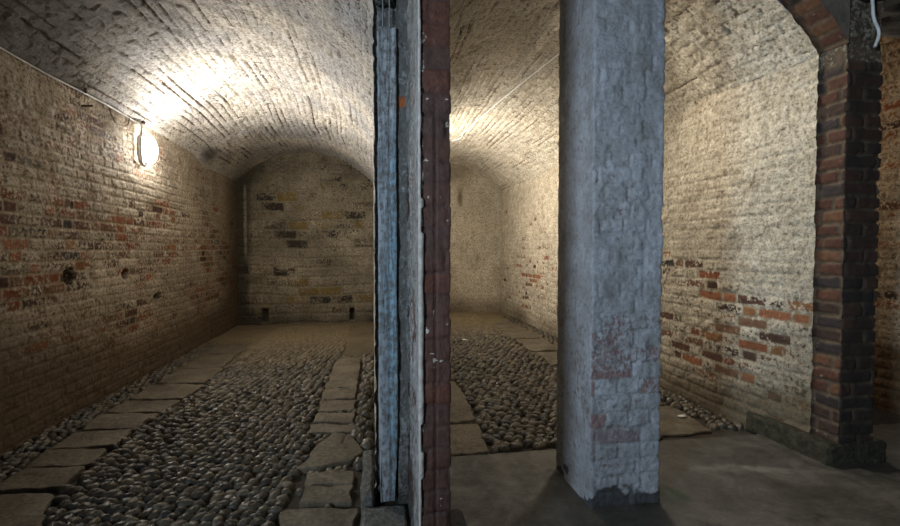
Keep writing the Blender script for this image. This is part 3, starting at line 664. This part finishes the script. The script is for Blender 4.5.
BB = [(q.min(0), q.max(0), q[::3]) for q in FLAGQ]
def on_flag(x, y):
    for lo, hi_, q in BB:
        if lo[0] - .02 < x < hi_[0] + .02 and lo[1] - .02 < y < hi_[1] + .02:
            for dx, dy in ((0, 0), (.02, 0), (-.02, 0), (0, .012), (0, -.012)):
                if _ip(x + dx, y + dy, q): return True
    return False
def far_f(x, y):
    t = min(1, max(0, (y - 4.0 + 0.9 * (vnoise(np.array(x * 2.2), np.array(y * 2.2), 5)[()] - .5)) / 2.6)); return t
dustL = lambda x, y: 0.05 + 0.85 * far_f(x, y)
sinkL = lambda x, y: 0.010 * max(0, far_f(x, y) - 0.1)
cobbles('cobblestones', lambda x, y: -1.60 < x < -0.40 and not on_flag(x, y) and (x > -1.52 or y < 4.6), -1.62, -0.38, 1.2, 7.4, 0.074, 0.042, 0.55,
        'dark rounded cobbles filling the middle of the left-hand bay', 3, hi=0.015, dust=dustL, sink=sinkL)
cobbles('cobblestones', lambda x, y: (x < -1.98 or (x < -1.86 and y < 2.9)) and not on_flag(x, y), -2.20, -1.85, 1.6, 6.2, 0.062, 0.042, 0.9,
        'row of small dark cobbles between the left wall and the flagstones', 4, hi=0.012, dust=lambda x, y: 0.1 * far_f(x, y), sink=lambda x, y: 0.009)
cobbles('cobblestones', lambda x, y: x > -0.13 and not on_flag(x, y), -0.16, -0.02, 2.55, 5.2, 0.085, 0.06, 1.1,
        'rough larger cobbles between the right-hand track and the blue post', 5, hi=0.030, dust=lambda x, y: .25)
cobbles('cobblestones', lambda x, y: -0.39 < x < -0.15 and not on_flag(x, y), -0.40, -0.15, 1.7, 5.2, 0.05, 0.04, 0.2,
        'small filler stones in the gaps of the right-hand track', 6, hi=0.010, dust=lambda x, y: .35, sink=lambda x, y: 0.006)
farR = lambda x, y: min(1, max(0, (y - 5.2) / 2.6))
cobbles('cobblestones', lambda x, y: 0.66 < x < 1.86 and y > 2.60 and not on_flag(x, y) and x > 0.70 - 0.02, 0.66, 1.86, 2.60, 8.4, 0.084, 0.046, 0.25,
        'dark rounded cobbles filling the middle of the right-hand bay', 8, hi=0.019, dust=lambda x, y: 0.05 + 0.75 * farR(x, y), sink=lambda x, y: 0.012 * farR(x, y))
cobbles('cobblestones', lambda x, y: x < 0.65 and y > 4.1, 0.26, 0.65, 4.1, 8.4, 0.08, 0.052, 0.12,
        'dusty cobbles beyond the flagstones right of the dividing wall', 9, hi=0.018, dust=lambda x, y: 0.3 + 0.5 * farR(x, y), sink=lambda x, y: 0.010)
cobbles('cobblestones', lambda x, y: x > 2.24, 2.24, 2.47, 2.66, 7.8, 0.075, 0.052, 0.3,
        'row of small cobbles at the foot of the right wall', 10, hi=0.018, dust=lambda x, y: 0.2, sink=lambda x, y: 0.003)

# ------------------------------------------------------------------ blue-grey brick pillar
def f_pillar(U, V):
    h, mo, r1, r2 = bricks(U, V, 131, bond='english', depth=0.005, joint=0.010, warp=0.010)
    n = fbm(U * 16, V * 16, 133, 4); big = fbm(U * 3, V * 2.2, 134, 3)
    crust = fbm(U * 30, V * 22, 138, 3)
    left = ss(1.10, 1.13, U); h = h * (0.75 - 0.6 * left) - 0.003 + (0.012 - 0.006 * left) * (n - 0.5) + (0.008 - 0.005 * left) * (crust - 0.5)
    wash = 1.0 + (big - 0.5) * 0.7 + (n - 0.5) * 0.5 - 0.52 * ss(1.15, 0.8, V) * ss(0.12, 0.3, V) * (r2 < 0.5) * (1 - 0.5 * left) - mo * 0.1
    front = (U < 0.37)
    dirt_shade = 1.6 * ss(0.04 + 0.05 * front, 0.0 + 0.02 * front, V + 0.16 * (n - .5) + 0.05 * (big - .5)) + 0.20 * front * ss(0.7, 0.15, V) + 0.15 * (fbm(U * 3, V * 1.5, 137, 3) - 0.3)
    dirt_shade = dirt_shade + 0.38 * front * np.exp(-((U - 0.27) / 0.05) ** 2) * ss(0.9, 1.5, V) * (0.4 + fbm(U * 9, V * 2, 139, 2))
    return h, wash, mo, r1, dirt_shade
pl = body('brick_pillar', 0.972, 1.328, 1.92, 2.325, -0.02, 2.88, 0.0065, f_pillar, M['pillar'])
tag(pl, 'free-standing square brick pillar in flaking blue-grey limewash', 'pillar')

# ------------------------------------------------------------------ maroon half-brick pier with plaster reveal
tp = bpy.data.objects.new('painted_pier', None); link(tp); tp.location = (0.2, 1.8, 0)
tag(tp, 'tall narrow maroon-painted brick pier with a grey plastered left side', 'pier')
def inv(o): o.matrix_parent_inverse = tp.matrix_basis.inverted(); return o
tp_loc = Vector((0.2, 1.8, 0))
def sh(o, par, loc):   # geometry was made in world space: shift to the parent's frame
    o.data.transform(Matrix.Translation(-Vector(loc))); o.parent = par; return o
def f_maroon(U, V):
    h, mo, r1, r2 = bricks(U + 0.0, V, 141, bond='stretcher', L=0.21, depth=0.005, joint=0.006, warp=0.004)
    row = np.floor(V / 0.075); r1 = hsh(row, row * 0, 145)
    n = fbm(U * 25, V * 18, 143, 3); h = h * 0.6 + 0.006 * (n - 0.5)
    cr = ss(0.004, 0.001, np.abs(U - 0.048 - 0.010 * (fbm(V * 5, V * 0, 147, 2) - 0.5))) * ss(1.75, 1.55, V) * ss(0.15, 0.2, V); h = h - 0.007 * cr
    fl = ss(0.80, 0.86, fbm(U * 45, V * 40, 149, 2)); ed = ss(0.012, 0.004, np.minimum(np.abs(U), 9)) * (fbm(V * 13, V * 0, 150, 2) > 0.52)
    flake = 0.9 * fl + 0.8 * ed + 0.6 * ss(0.05, 0.02, np.hypot((U - 0.01) / 1.0, (V - 1.87) / 2.2)) * (n > .5)
    mo = np.maximum(mo * 0.6, cr)
    return h - 0.002, flake * 0.7, mo * 0.7, r1, 0.25 + 0.4 * (fbm(U * 8, V * 3, 144, 2) - 0.5)
b = body('brickwork', 0.149, 0.248, 1.50, 2.17, -0.02, 3.1, 0.006, f_maroon, M['maroon'], rnd=0.004)
sh(b, tp, tp_loc)
def f_rev(U, V):
    n = fbm(U * 12, V * 10, 151, 4); n2 = fbm(U * 40, V * 30, 152, 3)
    far = ss(1.60, 1.78, U + 0.06 * (n - 0.5))   # rougher broken mortar deeper in
    h = (0.004 + 0.014 * far) * (n - 0.5) * 2 + 0.004 * (n2 - 0.5) + 0.004 * (1 - far)
    h = h - 0.012 * ss(0.03, 0.0, U - 1.497 + 0.012 * (fbm(V * 14, V * 0, 155, 2) - .5)) * 0
    # flaked edge at the arris
    wash = 0.95 - 0.45 * far + (n - 0.5) * 0.6 + 0.4 * ss(1.53, 1.505, U)
    return h, wash, 0.3 + 0.5 * n2, 0.2 + 0.5 * n, 0.05 + 0.35 * far * (n2) + 0.6 * ss(0.35, 0.0, V)
r_ = surface('plaster_reveal', 1.497, 2.185, -0.02, 3.1, 0.006, wall_pos(0.142, -1.0), f_rev, M['reveal'], flip=True)
r_['label'] = 'grey flaking plaster side'
sh(r_, tp, tp_loc)
# closing strip: ragged white plaster edge at the corner
zz = np.linspace(-0.02, 3.1, 520)
ed = 0.146 + 0.006 * (fbm(zz * 14, zz * 0, 161, 3) - 0.3) + 0.008 * (fbm(zz * 5, zz * 0, 162, 2) > .62)
Vv = np.concatenate([vec(0.139 + 0 * zz, 1.499 + 0 * zz, zz), vec(0.142 + 0 * zz, 1.493 + 0 * zz, zz), vec(ed, 1.492 + 0 * zz, zz), vec(ed + 0.002, 1.503 + 0 * zz, zz)])
n = len(zz); fcs = []
for k in range(3):
    a = np.arange(n - 1) + k * n; fcs.append(np.stack([a, a + n, a + n + 1, a + 1], 1))
M['edge'] = simple_mat('chipped_plaster_edge', [(0.3, (0.22, 0.20, 0.18)), (0.7, (0.42, 0.39, 0.35))], 40, 0.8, 5, 0.4)
e_ = np_mesh('plaster_edge', Vv, np.vstack(fcs), M['edge']); e_['label'] = 'chipped pale plaster arris'
sh(e_, tp, tp_loc)

# ------------------------------------------------------------------ blue timber post
def timber():
    zz = np.linspace(0.02, 2.235, 320); S = np.linspace(0, 1, 60, endpoint=False)
    per = []
    x0, x1, y0, y1 = 0.012, 0.096, 2.085, 2.165
    base = body('timber_post', x0, x1, y0, y1, 0.02, 2.21, 0.006, lambda U, V: (
        -0.010 * ss(0.35, 0.0, V) - 0.014 * np.exp(-((V - 0.62) / 0.02) ** 2) * ss(0.0, .05, U) * ss(.1, .06, U) + 0.008 * (fbm(U * 30, V * 3, 171, 3) - 0.5) + 0.012 * (fbm(U * 8, V * 2.0, 173, 2) - 0.5)
        - 0.004 - 0.006 * ss(0.008, 0.0, np.abs(U - 0.055 - 0.02 * (fbm(V * 1.5, V * 0, 175, 2) - .5))) + 0.004, 0 * U + 1, 0 * U, 0 * U, 0 * U), M['timber'], rnd=0.007)
    return base
tm = timber()
tag(tm, 'weathered upright timber post with peeling blue paint, left of the maroon pier', 'post')
M['bluerest'] = M['timber']
def rough_block(name, x0, x1, y0, y1, z0, z1, mat, du=0.012, amp=0.012, seed=0, parent=None, rnd=0.01):
    bm = bmesh.new(); bmesh.ops.create_cube(bm, size=1)
    for v in bm.verts: v.co = Vector(((x0 + x1) / 2 + v.co.x * (x1 - x0), (y0 + y1) / 2 + v.co.y * (y1 - y0), (z0 + z1) / 2 + v.co.z * (z1 - z0)))
    bmesh.ops.bevel(bm, geom=bm.edges[:], offset=rnd, segments=2, affect='EDGES')
    for _ in range(7):
        ed_ = [e for e in bm.edges if e.calc_length() > du * 1.6]
        if not ed_: break
        bmesh.ops.subdivide_edges(bm, edges=ed_, cuts=1, use_grid_fill=True)
    bm.normal_update()
    bmesh.ops.triangulate(bm, faces=[f for f in bm.faces if len(f.verts) > 4])
    co = np.array([v.co[:] for v in bm.verts])
    for ax in range(3):
        d = fbm(co[:, (ax + 1) % 3] * 12 + co[:, ax] * 7, co[:, (ax + 2) % 3] * 12 + co[:, ax] * 5, seed + ax, 4) - 0.5
        co[:, ax] += amp * d
    for v, c in zip(bm.verts, co): v.co = c
    return bm_obj(name, bm, mat, parent, smooth=True)
# remains above the post: iron straps in the dark recess
for x, lab in ((0.036, 'left one of two thin iron rods rising from the top of the blue timber post'), (0.066, 'right one of two thin iron rods rising from the top of the blue timber post')):
    tag(tube('iron_rod', [(x, 2.13, 2.225), (x + 0.001, 2.13, 2.5), (x - 0.001, 2.13, 3.05)], 0.0035, M['steel']), lab, 'rod', 'iron rods above the timber post')
tag(rough_block('mortar_lump', -0.004, 0.085, 2.13, 2.185, 2.335, 2.62, M['grey_stone'], amp=0.05, seed=31), 'rough pale mortar lump in the dark recess above the blue timber post', 'mortar')
# foot stones
tag(rough_block('kerb_block', -0.075, 0.139, 1.60, 2.09, -0.16, 0.012, M['grey_stone'], amp=0.012, seed=41), 'grey stone block under the foot of the blue timber post', 'stone block')
tag(rough_block('kerb_stone', -0.078, -0.014, 2.10, 2.62, -0.10, 0.045, M['grey_stone'], amp=0.014, seed=42), 'low narrow kerb stone running back from the foot of the blue timber post', 'kerb')
tag(rough_block('stone_block', 0.262, 0.345, 1.62, 1.80, -0.02, 0.135, M['dark'], amp=0.01, seed=43), 'small dark block on the concrete at the foot of the maroon pier', 'stone block')

# ------------------------------------------------------------------ bare brick pier with plinth
tq_loc = Vector((2.66, 2.3, 0))
tq = bpy.data.objects.new('brick_pier', None); link(tq); tq.location = tq_loc
tag(tq, 'bare red brick pier on a mossy stone plinth at the far right', 'pier')
def f_pier(U, V):
    h, mo, r1, r2 = bricks(U, V, 181, bond='stretcher', L=0.232, depth=0.012, joint=0.012, warp=0.006)
    n = fbm(U * 14, V * 14, 183, 3); rub = ss(2.18, 2.28, V)
    h = h * (1 - rub) + 0.014 * (n - 0.5) + rub * 0.05 * (fbm(U * 7, V * 7, 185, 3) - 0.5)
    front_dark = 0.75 * ss(0.25, 0.225, U) * (0.7 + 0.5 * n) * ss(-1, 0, U)  # front face of the pier made darker than its sides
    return h - 0.010, 0.12 + 0.5 * (n - 0.5) + rub * 0.35, np.maximum(mo, rub * 0.8), r1, np.maximum(front_dark * (1 - 0.5 * rub), 0.15 + 0.45 * (fbm(U * 4, V * 3, 184, 2) - 0.4))
sh(body('brickwork', 2.555, 2.785, 2.106, 2.30, 0.08, 2.60, 0.009, f_pier, M['pier'], rnd=0.006), tq, tq_loc)
p_ = rough_block('stone_plinth', 2.468, 2.86, 2.085, 2.66, -0.03, 0.115, M['plinth'], amp=0.012, seed=51); p_['label'] = 'mossy dark stone plinth'
sh(p_, tq, tq_loc)

struct(rough_block('lintel', 2.50, 3.88, 1.75, 2.45, 2.575, 3.09, M['dark'], du=0.03, amp=0.05, seed=61), 'dark rough masonry above the bare brick pier', 'lintel')
# ------------------------------------------------------------------ bulkhead lamps
def lamp(loc, sgn, label, dm=None, down=False):
    root = bpy.data.objects.new('bulkhead_lamp', None); link(root); root.location = loc
    if down: root.rotation_euler = (0, PI / 2, 0)
    tag(root, label, 'lamp', None)
    def ell(name, rx, ry, rz, off, mat, k=0.0, cut=True):
        bm = bmesh.new(); bmesh.ops.create_uvsphere(bm, u_segments=28, v_segments=16, radius=1)
        for v in bm.verts:
            x, y, z = v.co; x = max(x, k)
            v.co = (sgn * (off + x * rx), y * ry, z * rz)
        if sgn < 0: bmesh.ops.reverse_faces(bm, faces=bm.faces[:])
        return bm_obj(name, bm, mat, root, True)
    k = {None: 1.0, M.get('diffuser_dim'): 0.34, M.get('diffuser_far'): 1.1}.get(dm, 1.0)
    d = bpy.data.lights.new('lamp_beam', 'AREA'); d.shape = 'ELLIPSE'; d.size = 0.15; d.size_y = 0.25; d.energy = 53.0 * k; d.color = (1.0, 0.955, 0.89) if k == 1.0 and loc[0] < 0 else (1.0, 0.93, 0.82)
    lo = bpy.data.objects.new('lamp_beam', d); C.objects.link(lo); lo.parent = root; lo.location = (sgn * 0.125, 0, 0)
    dirv = Vector((sgn, 0, 0.08))
    if down: dirv = Vector((1.0, -0.50, 0.16)); d.spread = math.radians(140)
    lo.rotation_euler = dirv.to_track_quat('-Z', 'Y').to_euler()
    b = ell('base', 0.085, 0.098, 0.150, 0.0, M['steel'], -0.1); b['label'] = 'grey oval backplate'
    g = ell('diffuser', 0.065, 0.082, 0.132, 0.052, dm or M['diffuser'], -0.02); g['label'] = 'glowing white oval diffuser'
    c = tube('conduit', [(sgn * 0.012, -0.03, 0.235), (sgn * 0.03, -0.085, 0.19), (sgn * 0.035, -0.105, 0.08), (sgn * 0.035, -0.11, -0.04), (sgn * 0.03, -0.085, -0.12), (sgn * 0.02, -0.04, -0.145)], 0.009, M['steel'], root)
    j = bmesh.new(); bmesh.ops.create_uvsphere(j, u_segments=14, v_segments=8, radius=0.02, matrix=Matrix.Translation((sgn * 0.015, -0.02, 0.25)))
    bm_obj('junction_box', j, M['iron'], root, True)
    return root
lamp((XL + 0.012, 4.72, 2.15), 1, 'lit oval bulkhead lamp glowing white high on the left brick wall')
lamp((XP1 + 0.008, 5.9, 2.12), 1, 'lit oval bulkhead lamp on the dividing wall deep inside the right-hand bay')
lamp((1.62, 3.12, 2.86), 1, 'lit oval bulkhead lamp on the crown of the right-hand vault, hidden behind the pillar', M['diffuser_dim'], True)
lamp((3.80, 4.30, 2.2), -1, 'lit oval bulkhead lamp deep in the far right passage', M['diffuser_far'])

# cables
tag(tube('electric_cable', [(XL + 0.018, y, 2.385 + 0.006 * math.sin(y * 5)) for y in np.linspace(1.6, 4.62, 14)] + [(XL + 0.02, 4.68, 2.39)], 0.006, M['white_plastic']), 'thin pale cable clipped along the top of the left brick wall up to the lamp', 'cable')
def vz(x, y):
    a, b_ = XP1, float(XR(np.array(y))); s_, r__ = 2.33, float(crownR(np.array(float(y)))) - 2.33; hw = (b_ - a) / 2; R = (hw * hw + r__ * r__) / (2 * r__)
    return s_ + r__ - R + math.sqrt(max(0, R * R - (x - (a + b_) / 2) ** 2)) - 0.022
tag(tube('vault_cable', [(x, y, vz(x, y)) for x, y in [(1.60 - 0.43 * t, 3.22 + 3.4 * t) for t in np.linspace(0, 1, 9)] + [(0.95, 6.5), (0.7, 6.3), (0.45, 6.05)]] + [(0.275, 5.92, 2.36)], 0.006, M['white_plastic'], res=4), 'thin white cable running along the crown of the right-hand vault', 'cable')
tag(tube('cable_loop', [(XL + 0.02, 4.16, 2.37), (XL + 0.03, 4.20, 2.29), (XL + 0.03, 4.30, 2.27), (XL + 0.03, 4.42, 2.31), (XL + 0.025, 4.46, 2.375)], 0.004, M['iron']), 'small dark loop of wire hanging below the cable on the left wall', 'wire')
tag(tube('hanging_cable', [(2.64, 2.06, 2.575), (2.645, 2.06, 2.52), (2.655, 2.06, 2.45), (2.69, 2.06, 2.37), (2.672, 2.065, 2.30)], 0.008, M['white_plastic']), 'white cable hanging at the top of the bare brick pier', 'cable')
tag(tube('iron_spike', [(XL - 0.03, 3.84, 2.29), (XL + 0.05, 3.82, 2.285), (XL + 0.10, 3.79, 2.28)], 0.007, M['iron']), 'short dark iron spike sticking out of the left wall below the cable', 'spike')
tag(tube('iron_nail', [(XL - 0.03, 3.85, 2.375), (XL + 0.035, 3.84, 2.40), (XL + 0.05, 3.80, 2.405)], 0.009, M['iron']), 'dark bent iron nail at the cable on the left wall', 'nail')

# litter
tag(rough_block('paper_scrap', 1.13, 1.19, 5.83, 5.87, 0.0, 0.012, M['paper'], amp=0.01, seed=71, rnd=0.003), 'white scrap lying on the cobbles deep in the right-hand bay', 'litter')
tag(rough_block('paper_scrap', 2.135, 2.19, 2.87, 2.90, 0.003, 0.012, M['paper'], amp=0.008, seed=72, rnd=0.003), 'white scrap lying on the flagstone right of the pillar', 'litter')
